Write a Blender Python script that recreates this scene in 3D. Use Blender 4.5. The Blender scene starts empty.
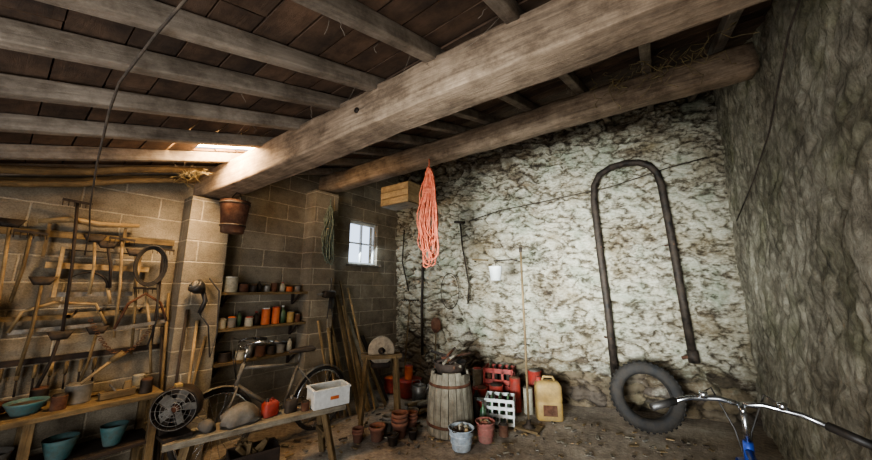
import bpy, math, random
from mathutils import Vector, Matrix, noise, Euler
random.seed(7)
V=Vector
sc=bpy.context.scene
def lnk(o): bpy.context.collection.objects.link(o); return o

# ---------------------------------------------------------------- camera
cam=lnk(bpy.data.objects.new('camera',bpy.data.cameras.new('camera')))
cam.location=(0,0,1.55); cam.rotation_euler=(math.radians(100.3),0,math.radians(35.9))
cam.data.lens=13.13; cam.data.sensor_width=36; cam.data.clip_start=.02
sc.camera=cam

# ---------------------------------------------------------------- materials
def newmat(n):
    m=bpy.data.materials.new(n); m.use_nodes=True
    nt=m.node_tree; bs=nt.nodes['Principled BSDF']; return m,nt,bs
def nd(nt,t,**k):
    n=nt.nodes.new(t)
    for a,b in k.items():
        if a in n.inputs.keys(): n.inputs[a].default_value=b
        else: setattr(n,a,b)
    return n
def ramp(nt,stops):
    r=nt.nodes.new('ShaderNodeValToRGB'); e=r.color_ramp.elements
    while len(e)<len(stops): e.new(.5)
    for i,(p,c) in enumerate(stops):
        e[i].position=p; e[i].color=(c[0],c[1],c[2],1)
    return r
def c3(h):
    h=h.lstrip('#'); r=[int(h[i:i+2],16)/255 for i in (0,2,4)]
    return tuple(x/12.92 if x<=.04045 else ((x+.055)/1.055)**2.4 for x in r)
def wood(n,a,b,grain=22,rough=.8,bump=.4,tint=.6):
    m,nt,bs=newmat(n); L=nt.links.new
    uv=nd(nt,'ShaderNodeUVMap')
    mp=nd(nt,'ShaderNodeMapping'); mp.inputs['Scale'].default_value=(1.3,grain,1)
    L(uv.outputs[0],mp.inputs[0])
    n1=nd(nt,'ShaderNodeTexNoise',Scale=2.2,Detail=10,Roughness=.72,Distortion=.5); L(mp.outputs[0],n1.inputs['Vector'])
    n2=nd(nt,'ShaderNodeTexNoise',Scale=1.9,Detail=5,Roughness=.6); L(uv.outputs[0],n2.inputs['Vector'])
    mx=nd(nt,'ShaderNodeMix',data_type='FLOAT'); mx.inputs[0].default_value=tint*.6
    L(n1.outputs[0],mx.inputs[2]); L(n2.outputs[0],mx.inputs[3])
    r=ramp(nt,[(.34,c3(a)),(.66,c3(b))]); L(mx.outputs[0],r.inputs[0])
    n3=nd(nt,'ShaderNodeTexNoise',Scale=5,Detail=9,Roughness=.75); L(uv.outputs[0],n3.inputs['Vector'])
    r3=ramp(nt,[(.36,(.38,.34,.30)),(.58,(1,1,1))]); L(n3.outputs[0],r3.inputs[0])
    mu=nd(nt,'ShaderNodeMix',data_type='RGBA',blend_type='MULTIPLY'); mu.inputs[0].default_value=.9
    L(r.outputs[0],mu.inputs[6]); L(r3.outputs[0],mu.inputs[7]); L(mu.outputs[2],bs.inputs['Base Color'])
    bs.inputs['Roughness'].default_value=rough
    bp=nd(nt,'ShaderNodeBump',Strength=bump,Distance=.01); L(n1.outputs[0],bp.inputs['Height']); L(bp.outputs[0],bs.inputs['Normal'])
    return m
def plain(n,a,b=None,rough=.6,metal=0,scale=9,bump=.15,pos=(.35,.65),grime=.75):
    m,nt,bs=newmat(n); L=nt.links.new; b=b or a
    tc=nd(nt,'ShaderNodeTexCoord')
    n1=nd(nt,'ShaderNodeTexNoise',Scale=scale,Detail=6,Roughness=.65); L(tc.outputs['Object'],n1.inputs['Vector'])
    r=ramp(nt,[(pos[0],c3(a)),(pos[1],c3(b))]); L(n1.outputs[0],r.inputs[0])
    n2=nd(nt,'ShaderNodeTexNoise',Scale=7,Detail=10,Roughness=.78); L(tc.outputs['Object'],n2.inputs['Vector'])
    g=ramp(nt,[(.38,(0,0,0)),(.66,(grime,grime,grime))]); L(n2.outputs[0],g.inputs[0])
    mx=nd(nt,'ShaderNodeMix',data_type='RGBA'); L(g.outputs[0],mx.inputs[0]); L(r.outputs[0],mx.inputs[6]); mx.inputs[7].default_value=(*c3('#5b5044'),1)
    L(mx.outputs[2],bs.inputs['Base Color'])
    rr=nd(nt,'ShaderNodeMath',operation='MULTIPLY_ADD',use_clamp=True); L(g.outputs[0],rr.inputs[0]); rr.inputs[1].default_value=.5; rr.inputs[2].default_value=rough; L(rr.outputs[0],bs.inputs['Roughness'])
    bs.inputs['Metallic'].default_value=metal
    bp=nd(nt,'ShaderNodeBump',Strength=bump,Distance=.01); L(n1.outputs[0],bp.inputs['Height']); L(bp.outputs[0],bs.inputs['Normal'])
    return m
def emis(n,col,s):
    m,nt,bs=newmat(n); bs.inputs['Base Color'].default_value=(*c3(col),1)
    bs.inputs['Emission Color'].default_value=(*c3(col),1); bs.inputs['Emission Strength'].default_value=s
    return m

W_beam=wood('beam_wood','#5f5041','#a18d77',16,.88,.7,.5)
W_raft=wood('rafter_wood','#5a5147','#978c7e',16,.9,.5,.8)
W_roof=wood('roof_board_wood','#271d16','#6a5341',7,.88,.5,1.25)
W_old=wood('old_wood','#44351f','#84704f',20,.85,.4)
W_light=wood('pale_wood','#725d40','#ae966e',20,.8,.3)
W_dark=wood('dark_wood','#17110d','#403125',16,.8,.4)
W_grey=wood('grey_wood','#565045','#928b7a',18,.9,.5)
rust=plain('rust','#3a1c10','#6c3c22',.85,.2,14,.4)
iron=plain('dark_iron','#12100e','#332822',.6,.5,14,.3,grime=.5)
steel=plain('worn_steel','#5b5a57','#9b9891',.45,.8,10,.1)
chrome=plain('chrome','#a9adb2','#d2d5d8',.2,1,10,.02,grime=.3)
rubber=plain('rubber','#0b0b0c','#1a1a1b',.75,0,10,.2,grime=.35)
blackp=plain('black_plastic','#0d0d0e','#1b1b1c',.45,grime=.3)
terra=plain('terracotta','#64392c','#925f49',.88,0,8,.2)
whitep=plain('white_plastic','#bcbebb','#dcdedb',.5,0,6,.03,grime=.4)
creamp=plain('cream_plastic','#8c8774','#b8b29f',.6)
redp=plain('red_paint','#6c1710','#ab2b1d',.5,grime=.6)
orangep=plain('orange_plastic','#9d431a','#cd6b2c',.6,grime=.5)
ropeo=plain('orange_rope','#b14a31','#dd8364',.88,0,30,.5,grime=.3)
ropeg=plain('green_rope','#4a5a50','#838d79',.9,0,30,.5)
greenp=plain('green_glass','#1a3824','#34683f',.3)
tealp=plain('teal_enamel','#2a5355','#44777a',.5)
bluep=plain('blue_paint','#0f2a6e','#1c47a5',.3,.3,grime=.3)
enam=plain('blue_grey_enamel','#8593a0','#bcc7cd',.45)
pinkp=plain('faded_red_plastic','#80463f','#a0655d',.65)
yell=plain('yellowed_plastic','#866a35','#ad8f52',.55,0,5,.05,grime=.65)
greyp=plain('grey_plastic','#514f4a','#7a776e',.7)
stonem=plain('grindstone','#776f62','#9c917f',.92,0,20,.4,grime=.4)
leather=plain('leather','#16110d','#2f251c',.6)
cord=plain('cord','#16120f','#2c241d',.9)
straw=plain('straw','#66583e','#a08f60',.95,0,20,.5)
webm=plain('cobweb_dust','#6a6257','#857c6e',1,0,20,.1)
soil=plain('dark_soil','#1d1712','#3a2e24',.95,0,12,.6); dirt=soil
clothm=plain('work_cloth','#3b3a38','#5c5a54',.95,0,14,.5)

def blockmat():
    m,nt,bs=newmat('concrete_block'); L=nt.links.new
    uv=nd(nt,'ShaderNodeUVMap')
    nw=nd(nt,'ShaderNodeTexNoise',Scale=14,Detail=4); L(uv.outputs[0],nw.inputs['Vector'])
    vm=nd(nt,'ShaderNodeVectorMath',operation='MULTIPLY_ADD'); L(nw.outputs['Color'],vm.inputs[0]); vm.inputs[1].default_value=(.014,.014,0); L(uv.outputs[0],vm.inputs[2])
    br=nd(nt,'ShaderNodeTexBrick',Scale=1.0); br.inputs['Mortar Size'].default_value=.009; br.inputs['Mortar Smooth'].default_value=.6
    br.inputs['Brick Width'].default_value=.5; br.inputs['Row Height'].default_value=.2; br.inputs['Bias'].default_value=0
    br.inputs['Color1'].default_value=(*c3('#8e8676'),1); br.inputs['Color2'].default_value=(*c3('#7b7365'),1); br.inputs['Mortar'].default_value=(*c3('#aca391'),1)
    L(vm.outputs[0],br.inputs['Vector'])
    n1=nd(nt,'ShaderNodeTexNoise',Scale=2.2,Detail=10,Roughness=.75); L(uv.outputs[0],n1.inputs['Vector'])
    n2=nd(nt,'ShaderNodeTexNoise',Scale=90,Detail=4,Roughness=.7); L(uv.outputs[0],n2.inputs['Vector'])
    r=ramp(nt,[(.32,(.42,.38,.34)),(.64,(1.1,1.08,1.05))]); L(n1.outputs[0],r.inputs[0])
    mx=nd(nt,'ShaderNodeMix',data_type='RGBA',blend_type='MULTIPLY'); mx.inputs[0].default_value=1
    L(br.outputs[0],mx.inputs[6]); L(r.outputs[0],mx.inputs[7])
    r2=ramp(nt,[(.35,(.7,.7,.7)),(.6,(1.05,1.05,1.05))]); L(n2.outputs[0],r2.inputs[0])
    mx2=nd(nt,'ShaderNodeMix',data_type='RGBA',blend_type='MULTIPLY'); mx2.inputs[0].default_value=1
    L(mx.outputs[2],mx2.inputs[6]); L(r2.outputs[0],mx2.inputs[7]); L(mx2.outputs[2],bs.inputs['Base Color'])
    bs.inputs['Roughness'].default_value=.95
    ad=nd(nt,'ShaderNodeMath',operation='MULTIPLY_ADD'); ad.inputs[1].default_value=.4; L(n2.outputs[0],ad.inputs[0])
    iv=nd(nt,'ShaderNodeMath',operation='SUBTRACT'); iv.inputs[0].default_value=1; L(br.outputs['Fac'],iv.inputs[1]); L(iv.outputs[0],ad.inputs[2])
    bp=nd(nt,'ShaderNodeBump',Strength=.7,Distance=.012); L(ad.outputs[0],bp.inputs['Height']); L(bp.outputs[0],bs.inputs['Normal'])
    return m
M_block=blockmat()
def rubblemat():
    m,nt,bs=newmat('whitewashed_rubble'); L=nt.links.new
    at=nd(nt,'ShaderNodeAttribute',attribute_name='st'); sp=nd(nt,'ShaderNodeSeparateColor'); L(at.outputs['Color'],sp.inputs[0])
    uv=nd(nt,'ShaderNodeUVMap'); mp=nd(nt,'ShaderNodeMapping'); mp.inputs['Scale'].default_value=(1,1.7,1); L(uv.outputs[0],mp.inputs[0])
    n1=nd(nt,'ShaderNodeTexNoise',Scale=6,Detail=12,Roughness=.74); L(mp.outputs[0],n1.inputs['Vector'])
    n3=nd(nt,'ShaderNodeTexNoise',Scale=1.1,Detail=6,Roughness=.65); L(uv.outputs[0],n3.inputs['Vector'])
    n4=nd(nt,'ShaderNodeTexNoise',Scale=24,Detail=8,Roughness=.7); L(mp.outputs[0],n4.inputs['Vector'])
    def ma(op,a,b,c=None,cl=False):
        q=nd(nt,'ShaderNodeMath',operation=op,use_clamp=cl)
        for i,x in enumerate((a,b,c)):
            if x is None: continue
            if isinstance(x,(int,float)): q.inputs[i].default_value=x
            else: L(x,q.inputs[i])
        return q.outputs[0]
    s=ma('MULTIPLY_ADD',n1.outputs[0],1.5,-.62)
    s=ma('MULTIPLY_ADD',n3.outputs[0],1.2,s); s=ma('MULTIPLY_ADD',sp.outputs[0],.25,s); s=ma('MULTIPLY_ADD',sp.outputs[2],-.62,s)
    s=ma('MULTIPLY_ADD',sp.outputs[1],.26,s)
    s2=ma('MULTIPLY_ADD',s,2.5,-1.42,True)
    sr=ramp(nt,[(0,c3('#5d5144')),(.35,c3('#8f816b')),(.7,c3('#70665e')),(1,c3('#9f9077'))]); L(sp.outputs[1],sr.inputs[0])
    wr=ramp(nt,[(.3,c3('#97937f')),(.45,c3('#bdb9a8')),(.65,c3('#d6d3c6'))]); L(n4.outputs[0],wr.inputs[0])
    mx=nd(nt,'ShaderNodeMix',data_type='RGBA'); L(s2,mx.inputs[0]); L(sr.outputs[0],mx.inputs[6]); L(wr.outputs[0],mx.inputs[7])
    cv=ma('MULTIPLY_ADD',n4.outputs[0],.7,-.38); cv=ma('ADD',sp.outputs[0],cv)
    cr=ramp(nt,[(0,(.24,.21,.17)),(.24,(.93,.92,.9)),(1,(1,1,1))]); L(cv,cr.inputs[0])  # gap shadows painted in: colour darkened in crevices between stones
    mu=nd(nt,'ShaderNodeMix',data_type='RGBA',blend_type='MULTIPLY'); mu.inputs[0].default_value=.95
    L(mx.outputs[2],mu.inputs[6]); L(cr.outputs[0],mu.inputs[7])
    n5=nd(nt,'ShaderNodeTexNoise',Scale=1.6,Detail=7,Roughness=.65); L(uv.outputs[0],n5.inputs['Vector'])
    r5=ramp(nt,[(.34,c3('#ab9a7c')),(.5,c3('#f3f0ea')),(.66,c3('#b5c0b2'))]); L(n5.outputs[0],r5.inputs[0])
    mv=nd(nt,'ShaderNodeMix',data_type='RGBA',blend_type='MULTIPLY'); mv.inputs[0].default_value=.85
    L(mu.outputs[2],mv.inputs[6]); L(r5.outputs[0],mv.inputs[7]); L(mv.outputs[2],bs.inputs['Base Color'])
    bs.inputs['Roughness'].default_value=.96
    ad=ma('MULTIPLY_ADD',n4.outputs[0],.45,n1.outputs[0])
    bp=nd(nt,'ShaderNodeBump',Strength=1,Distance=.045); L(ad,bp.inputs['Height']); L(bp.outputs[0],bs.inputs['Normal'])
    return m
M_rub=rubblemat()
def barkmat():
    m,nt,bs=newmat('rough_grey_render'); L=nt.links.new
    uv=nd(nt,'ShaderNodeUVMap'); mp=nd(nt,'ShaderNodeMapping'); mp.inputs['Scale'].default_value=(1,.6,1); mp.inputs['Rotation'].default_value=(0,0,.35)
    L(uv.outputs[0],mp.inputs[0])
    n1=nd(nt,'ShaderNodeTexNoise',Scale=14,Detail=12,Roughness=.76,Distortion=.3); L(mp.outputs[0],n1.inputs['Vector'])
    n2=nd(nt,'ShaderNodeTexNoise',Scale=1.5,Detail=6,Roughness=.6); L(uv.outputs[0],n2.inputs['Vector'])
    mx=nd(nt,'ShaderNodeMix',data_type='FLOAT'); mx.inputs[0].default_value=.35; L(n1.outputs[0],mx.inputs[2]); L(n2.outputs[0],mx.inputs[3])
    r=ramp(nt,[(.34,c3('#2f2c25')),(.45,c3('#847e70')),(.55,c3('#b4afa1')),(.68,c3('#dbd7ca'))]); L(mx.outputs[0],r.inputs[0])
    n5=nd(nt,'ShaderNodeTexNoise',Scale=1.1,Detail=8,Roughness=.7); L(uv.outputs[0],n5.inputs['Vector'])
    r5=ramp(nt,[(.36,c3('#a5a784')),(.5,c3('#e9e6dd')),(.64,c3('#b3ab9c'))]); L(n5.outputs[0],r5.inputs[0])
    mv=nd(nt,'ShaderNodeMix',data_type='RGBA',blend_type='MULTIPLY'); mv.inputs[0].default_value=.85
    L(r.outputs[0],mv.inputs[6]); L(r5.outputs[0],mv.inputs[7]); L(mv.outputs[2],bs.inputs['Base Color'])
    bs.inputs['Roughness'].default_value=.95
    bp=nd(nt,'ShaderNodeBump',Strength=1,Distance=.04); L(n1.outputs[0],bp.inputs['Height']); L(bp.outputs[0],bs.inputs['Normal'])
    return m
M_bark=barkmat()
def floormat():
    m,nt,bs=newmat('dusty_floor'); L=nt.links.new
    tc=nd(nt,'ShaderNodeTexCoord')
    n1=nd(nt,'ShaderNodeTexNoise',Scale=1.6,Detail=10,Roughness=.7); L(tc.outputs['Object'],n1.inputs['Vector'])
    n2=nd(nt,'ShaderNodeTexNoise',Scale=26,Detail=8,Roughness=.75); L(tc.outputs['Object'],n2.inputs['Vector'])
    mx=nd(nt,'ShaderNodeMix',data_type='FLOAT'); mx.inputs[0].default_value=.4; L(n1.outputs[0],mx.inputs[2]); L(n2.outputs[0],mx.inputs[3])
    r=ramp(nt,[(.36,c3('#4d443b')),(.5,c3('#887b6c')),(.64,c3('#b0a595'))]); L(mx.outputs[0],r.inputs[0]); L(r.outputs[0],bs.inputs['Base Color'])
    bs.inputs['Roughness'].default_value=.97
    bp=nd(nt,'ShaderNodeBump',Strength=.8,Distance=.02); L(n2.outputs[0],bp.inputs['Height']); L(bp.outputs[0],bs.inputs['Normal'])
    return m
M_floor=floormat()

# ---------------------------------------------------------------- mesh builder
class B:
    def __init__(s,name): s.name=name;s.v=[];s.f=[];s.mi=[];s.uv=[];s.sm=[];s.mats=[]
    def add(s,vs,fs,mat,uvs=None,smooth=False):
        if mat not in s.mats: s.mats.append(mat)
        k=s.mats.index(mat); o=len(s.v); s.v+= [V(q) for q in vs]
        ou=(random.uniform(0,60),random.uniform(0,60))
        for i,f in enumerate(fs):
            s.f.append([a+o for a in f]); s.mi.append(k); s.sm.append(smooth)
            if uvs: s.uv.append([(u[0]+ou[0],u[1]+ou[1]) for u in uvs[i]])
            else: s.uv.append([(vs[a][0]+ou[0],vs[a][2]+ou[1]) for a in f])
    def box(s,c,size,mat,rot=(0,0,0),M=None,taper=1):
        sx,sy,sz=[q/2 for q in size]
        loc=[V((x*sx*(taper if z>0 else 1),y*sy*(taper if z>0 else 1),z*sz)) for z in(-1,1) for y in(-1,1) for x in(-1,1)]
        fs=[(0,2,3,1),(4,5,7,6),(0,1,5,4),(2,6,7,3),(0,4,6,2),(1,3,7,5)]
        T=M if M is not None else Matrix.Translation(V(c))@Euler(rot).to_matrix().to_4x4()
        ax=max(range(3),key=lambda i:size[i]); uvs=[]
        for f in fs:
            pts=[loc[a] for a in f]; rng=[max(p[i] for p in pts)-min(p[i] for p in pts) for i in range(3)]
            fl=min(range(3),key=lambda i:rng[i]); ot=[i for i in range(3) if i!=fl]
            if ax in ot: u=ax; w=[i for i in ot if i!=ax][0]
            else: u,w=ot
            uvs.append([(p[u],p[w]+fl*.37) for p in pts])
        s.add([T@p for p in loc],fs,mat,uvs)
    def beam(s,p0,p1,w,h,mat,up=(0,0,1),taper=1):
        p0,p1=V(p0),V(p1); d=p1-p0; L=d.length; d.normalize(); up=V(up)
        if abs(d.dot(up))>.98: up=V((1,0,0))
        x=d.cross(up).normalized(); y=x.cross(d).normalized()
        M=Matrix((( x.x,y.x,d.x,0),(x.y,y.y,d.y,0),(x.z,y.z,d.z,0),(0,0,0,1)))
        M=Matrix.Translation((p0+p1)/2)@M
        s.box(None,(w,h,L),mat,M=M,taper=taper)
    def tube(s,pts,r,mat,n=8,closed=False,cap=True):
        pts=[V(p) for p in pts]; N=len(pts)
        rad=r if isinstance(r,(list,tuple)) else [r]*N
        vs=[];prev=None;acc=0;al=[]
        for i,p in enumerate(pts):
            a=pts[(i-1)%N] if (i>0 or closed) else pts[i]; b=pts[(i+1)%N] if (i<N-1 or closed) else pts[i]
            t=(b-a); t=t.normalized() if t.length>1e-9 else V((0,0,1))
            if prev is None:
                q=V((0,0,1)) if abs(t.z)<.9 else V((1,0,0)); x=t.cross(q).normalized()
            else:
                x=(prev-t*prev.dot(t)); x=x.normalized() if x.length>1e-6 else t.orthogonal().normalized()
            prev=x; y=t.cross(x)
            if i>0: acc+=(p-pts[i-1]).length
            al.append(acc)
            for j in range(n):
                a_=2*math.pi*j/n; vs.append(p+(x*math.cos(a_)+y*math.sin(a_))*rad[i])
        fs=[];uvs=[]
        for i in range(N if closed else N-1):
            i2=(i+1)%N
            for j in range(n):
                j2=(j+1)%n; fs.append((i*n+j,i*n+j2,i2*n+j2,i2*n+j))
                r0=rad[i]; u0=al[i]; u1=al[i2] if i2>i else al[i]+.05
                uvs.append([(u0,j*r0*6.28/n),(u0,(j+1)*r0*6.28/n),(u1,(j+1)*r0*6.28/n),(u1,j*r0*6.28/n)])
        if cap and not closed:
            fs.append(tuple(range(n-1,-1,-1))); uvs.append([(0,0)]*n)
            fs.append(tuple((N-1)*n+j for j in range(n))); uvs.append([(0,0)]*n)
        s.add(vs,fs,mat,uvs,True)
    def lathe(s,prof,mat,M=None,n=24,loc=None,arc=2*math.pi,smooth=True):
        if M is None: M=Matrix.Translation(V(loc))
        vs=[];fs=[];uvs=[];k=len(prof);full=abs(arc-2*math.pi)<1e-6;cn=n if full else n+1
        for i in range(cn):
            a=arc*i/n
            for r,z in prof: vs.append(M@V((r*math.cos(a),r*math.sin(a),z)))
        for i in range(n):
            i2=(i+1)%cn
            for j in range(k-1):
                fs.append((i*k+j,i2*k+j,i2*k+j+1,i*k+j+1))
                rr=max(prof[j][0],prof[j+1][0]); a0=arc*i/n*rr;a1=arc*(i+1)/n*rr
                l0=prof[j][1]+prof[j][0];l1=prof[j+1][1]+prof[j+1][0]
                uvs.append([(l0,a0),(l0,a1),(l1,a1),(l1,a0)])
        s.add(vs,fs,mat,uvs,smooth)
    def loft(s,levels,mat,M=None,loc=None,n=24,p=4,cap=True,wob=0):
        if M is None: M=Matrix.Translation(V(loc))
        vs=[];fs=[];uvs=[]
        for lv in levels:
            z,sx,sy=lv[:3]; ox=lv[3] if len(lv)>3 else 0; oy=lv[4] if len(lv)>4 else 0
            for j in range(n):
                a=2*math.pi*j/n; c,q=math.cos(a),math.sin(a)
                x=math.copysign(abs(c)**(2/p),c)*sx; y=math.copysign(abs(q)**(2/p),q)*sy
                if wob:
                    k=1+wob*noise.noise(V((x*14,y*14,z*20+sx*7))); x*=k;y*=k
                vs.append(M@V((x+ox,y+oy,z)))
        for i in range(len(levels)-1):
            for j in range(n):
                j2=(j+1)%n; fs.append((i*n+j,i*n+j2,(i+1)*n+j2,(i+1)*n+j))
                uvs.append([(i*.1,j*.05),(i*.1,j*.05+.05),(i*.1+.1,j*.05+.05),(i*.1+.1,j*.05)])
        if cap:
            fs.append(tuple(range(n-1,-1,-1)));uvs.append([(0,0)]*n)
            fs.append(tuple((len(levels)-1)*n+j for j in range(n)));uvs.append([(0,0)]*n)
        s.add(vs,fs,mat,uvs,True)
    def done(s,bevel=0,parent=None):
        me=bpy.data.meshes.new(s.name)
        c=sum(s.v,V())/len(s.v); zmin=min(q.z for q in s.v); o=V((c.x,c.y,zmin))
        me.from_pydata([q-o for q in s.v],[],s.f)
        for m in s.mats: me.materials.append(m)
        ul=me.uv_layers.new(name='UVMap')
        for p,mi,sm,uv in zip(me.polygons,s.mi,s.sm,s.uv):
            p.material_index=mi; p.use_smooth=sm
            for k in range(len(uv)): ul.data[p.loop_start+k].uv=uv[k]
        ob=lnk(bpy.data.objects.new(s.name,me)); ob.location=o
        if bevel:
            md=ob.modifiers.new('bevel','BEVEL'); md.width=bevel; md.segments=2; md.limit_method='ANGLE'
        return ob
def rough_beam(b,p0,p1,w,h,mat,seg=40,amp=.012,rnd=.03,seed=0):
    p0,p1=V(p0),V(p1); d=(p1-p0); L=d.length; d.normalize(); x=d.cross(V((0,0,1))).normalized(); y=x.cross(d).normalized()
    cs=[]
    for sx,sy,a0 in ((1,1,0),(-1,1,90),(-1,-1,180),(1,-1,270)):
        for a in (0,30,60,90):
            aa=math.radians(a0+a); cs.append((sx*(w/2-rnd)+rnd*math.cos(aa),sy*(h/2-rnd)+rnd*math.sin(aa)))
    n=len(cs); per=[0]
    for j in range(n): per.append(per[-1]+math.dist(cs[j],cs[(j+1)%n]))
    vs=[];fs=[];uvs=[]
    for i in range(seg+1):
        t=i/seg*L; off=x*noise.noise(V((t*.5,seed,3)))*amp*2+y*noise.noise(V((t*.5,seed,9)))*amp*2
        for j,(a,q) in enumerate(cs):
            k=1+noise.noise(V((t*1.3,a*5+seed,q*5)))*amp*6+noise.noise(V((t*6,a*9+seed,q*9)))*amp*3
            vs.append(p0+d*t+x*a*k+y*q*k+off)
    for i in range(seg):
        for j in range(n):
            j2=(j+1)%n; fs.append((i*n+j,(i+1)*n+j,(i+1)*n+j2,i*n+j2))
            a,c=i/seg*L,(i+1)/seg*L; uvs.append([(a,per[j]),(c,per[j]),(c,per[j+1]),(a,per[j+1])])
    fs.append(tuple(range(n)));uvs.append([(q[0],q[1]) for q in cs])
    fs.append(tuple(seg*n+j for j in range(n-1,-1,-1)));uvs.append([(q[0],q[1]) for q in cs])
    b.add(vs,fs,mat,uvs,True)

def roof(X,Y): return 2.456+.303*Y+.033*X
CX,CY=-3.82,4.14
sd=V((.961,.277,0)); sn=V((.277,-.961,0))
def SW(s,z,o=.06): return V((CX,CY,z))+sd*s+sn*o

# ---------------------------------------------------------------- shell
def grid(name,fn,nu,nv,mat):
    vs=[];at=[];uv=[]
    for i in range(nu+1):
        for j in range(nv+1):
            p,u,a=fn(i/nu,j/nv); vs.append(p);uv.append(u);at.append(a)
    fs=[(i*(nv+1)+j,(i+1)*(nv+1)+j,(i+1)*(nv+1)+j+1,i*(nv+1)+j+1) for i in range(nu) for j in range(nv)]
    me=bpy.data.meshes.new(name); me.from_pydata(vs,[],fs); me.materials.append(mat)
    ul=me.uv_layers.new(name='UVMap')
    for l in me.loops: ul.data[l.index].uv=uv[l.vertex_index]
    if at[0] is not None:
        ca=me.color_attributes.new('st','FLOAT_COLOR','POINT')
        for i,a in enumerate(at): ca.data[i].color=(*a,1)
    for p in me.polygons: p.use_smooth=True
    return lnk(bpy.data.objects.new(name,me))
def ff(u,v):
    X=-4.1+u*4.9; Y=-1.5+v*7.1
    return V((X,Y,-.014+.012*noise.noise(V((X*1.5,Y*1.5,0)))+.004*noise.noise(V((X*9,Y*9,0))))),(X,Y),None
grid('floor',ff,120,160,M_floor)
def stone(u,v):
    s=-.1+u*4.95; X=CX+s*.961; Y=CY+s*.277; z=-.03+v*(roof(X,Y)+.15)
    w=noise.noise(V((s*1.8,z*1.8,5)))*.7+noise.noise(V((s*7,z*7,6)))*.35; w2=noise.noise(V((s*1.8,z*1.8,15)))*.9+noise.noise(V((s*7,z*7,16)))*.45
    big=noise.noise(V((s*.5,z*.5,2)))
    d,pt=noise.voronoi(V((s*3.6+w,z*8.2+w2,0)))
    d2,pt2=noise.voronoi(V((s*9+w*2,z*19+w2*2,9)))
    pres=max(0,min(1,.65+1.6*noise.noise(V((s*1.3,z*1.6,31)))))
    e=(d[1]-d[0])*1.6*(.4+.6*pres)+(d2[1]-d2[0])*.9*(1-.6*pres)+.22*noise.noise(V((s*12,z*16,2)))
    e=max(0,min(1,e)); rn=(math.sin(pt[0].x*12.9+pt[0].y*78.2)*43758.5)%1
    dep=.05*min(1,e*1.9)+.042*(rn-.5)*min(1,e*3)+.02*noise.noise(V((s*6,z*10,1)))+.013*noise.noise(V((s*22,z*30,1)))+.05*big
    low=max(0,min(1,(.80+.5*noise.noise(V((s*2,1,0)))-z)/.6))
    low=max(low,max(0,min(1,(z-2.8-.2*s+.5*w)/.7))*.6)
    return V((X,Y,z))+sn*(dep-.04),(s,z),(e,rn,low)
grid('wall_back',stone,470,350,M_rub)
def rightw(u,v):
    Y=-1.4+u*7.0; z=-.03+v*(roof(.7,Y)+.15)
    q=V((Y*4+z*1.2,z*2.2-Y*.5,0))
    t=noise.noise(q)*.6+noise.noise(q*2.3+V((0,0,7)))*.45+noise.noise(q*5+V((0,0,3)))*.3+noise.noise(q*10)*.16
    t2=noise.noise(V((Y*.6,z*.5,4)))
    r=abs(noise.noise(V((Y*5+z*2,z*3,11))))
    return V((.71+.06*t2+.05*(z/3)-.034*t-.022*min(1,r*5),Y,z)),(Y,z),None
grid('wall_right',rightw,480,200,M_bark)
b=B('wall_left')
def wseg(b,y0,y1,z0,z1,x0=-4.05,x1=-3.85):
    top=lambda y: (roof(-3.85,y)+.12) if z1 is None else z1
    vs=[(x,y,z) for x in(x0,x1) for y,z in((y0,z0),(y1,z0),(y1,top(y1)),(y0,top(y0)))]
    fs=[(0,3,2,1),(4,5,6,7),(0,1,5,4),(2,3,7,6),(0,4,7,3),(1,2,6,5)]
    uvs=[]
    for f in fs: uvs.append([((vs[a][1]+vs[a][0]),vs[a][2]) for a in f])
    k=len(b.uv); b.add(vs,fs,M_block,uvs)
    for i in range(len(fs)): b.uv[k+i]=uvs[i]
wseg(b,-1.5,3.09,-.05,None); wseg(b,3.66,4.4,-.05,None); wseg(b,3.09,3.66,-.05,1.90); wseg(b,3.09,3.66,2.58,None)
b.done()
for nme,y0,y1 in (('block_pillar',1.02,1.36),('block_pillar',2.33,2.68)):
    b=B(nme); wseg(b,y0,y1,0,roof(-3.7,(y0+y1)/2)-.27,-3.86,-3.62); b.done()
b=B('wall_front')
def fseg(x0,x1,z0,z1):
    vs=[(x,y,z) for y in(-1.55,-1.4) for x,z in((x0,z0),(x1,z0),(x1,z1),(x0,z1))]
    fs=[(0,1,2,3),(4,7,6,5),(0,4,5,1),(2,6,7,3),(0,3,7,4),(1,5,6,2)]
    uvs=[[(vs[a][0],vs[a][2]) for a in f] for f in fs]; b.add(vs,fs,M_block,uvs)
fseg(-4.05,-2.0,-.05,2.05); fseg(.55,.85,-.05,2.15)
b.done()
b=B('ceiling'); Y=-1.55; w=.165
nrm=V((-.033,-.303,1)).normalized()
while Y<5.75:
    j=random.uniform(-.005,.005)
    def seg(x0,x1):
        b.beam((x0,Y,roof(x0,Y)+.105+j),(x1,Y,roof(x1,Y)+.105+j),w*1.0+random.uniform(-.008,.004),.02,W_roof,up=nrm)
    if .78<Y<1.26: seg(-4.1,-3.17); seg(-2.74,.95)
    else:
        c=random.uniform(-2.8,-.3); seg(-4.1,c-.004); seg(c+.004,.95)
    Y+=w
b.done()
b=B('roof_backing_1')  # dark sheet just above the roof boards, left open around the skylight
for (x0,x1,y0,y1) in ((-4.1,.95,-1.6,.62),(-4.1,.95,1.36,5.9),(-4.1,-3.2,.62,1.36),(-2.70,.95,.62,1.36)):
    vs=[V((x,y,roof(x,y)+.13)) for x,y in((x0,y0),(x1,y0),(x1,y1),(x0,y1))]; b.add(vs,[(0,1,2,3)],W_dark)
b.done()
b=B('skylight_panel'); g=emis('amber_skylight','#ffcd88',48)
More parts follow.
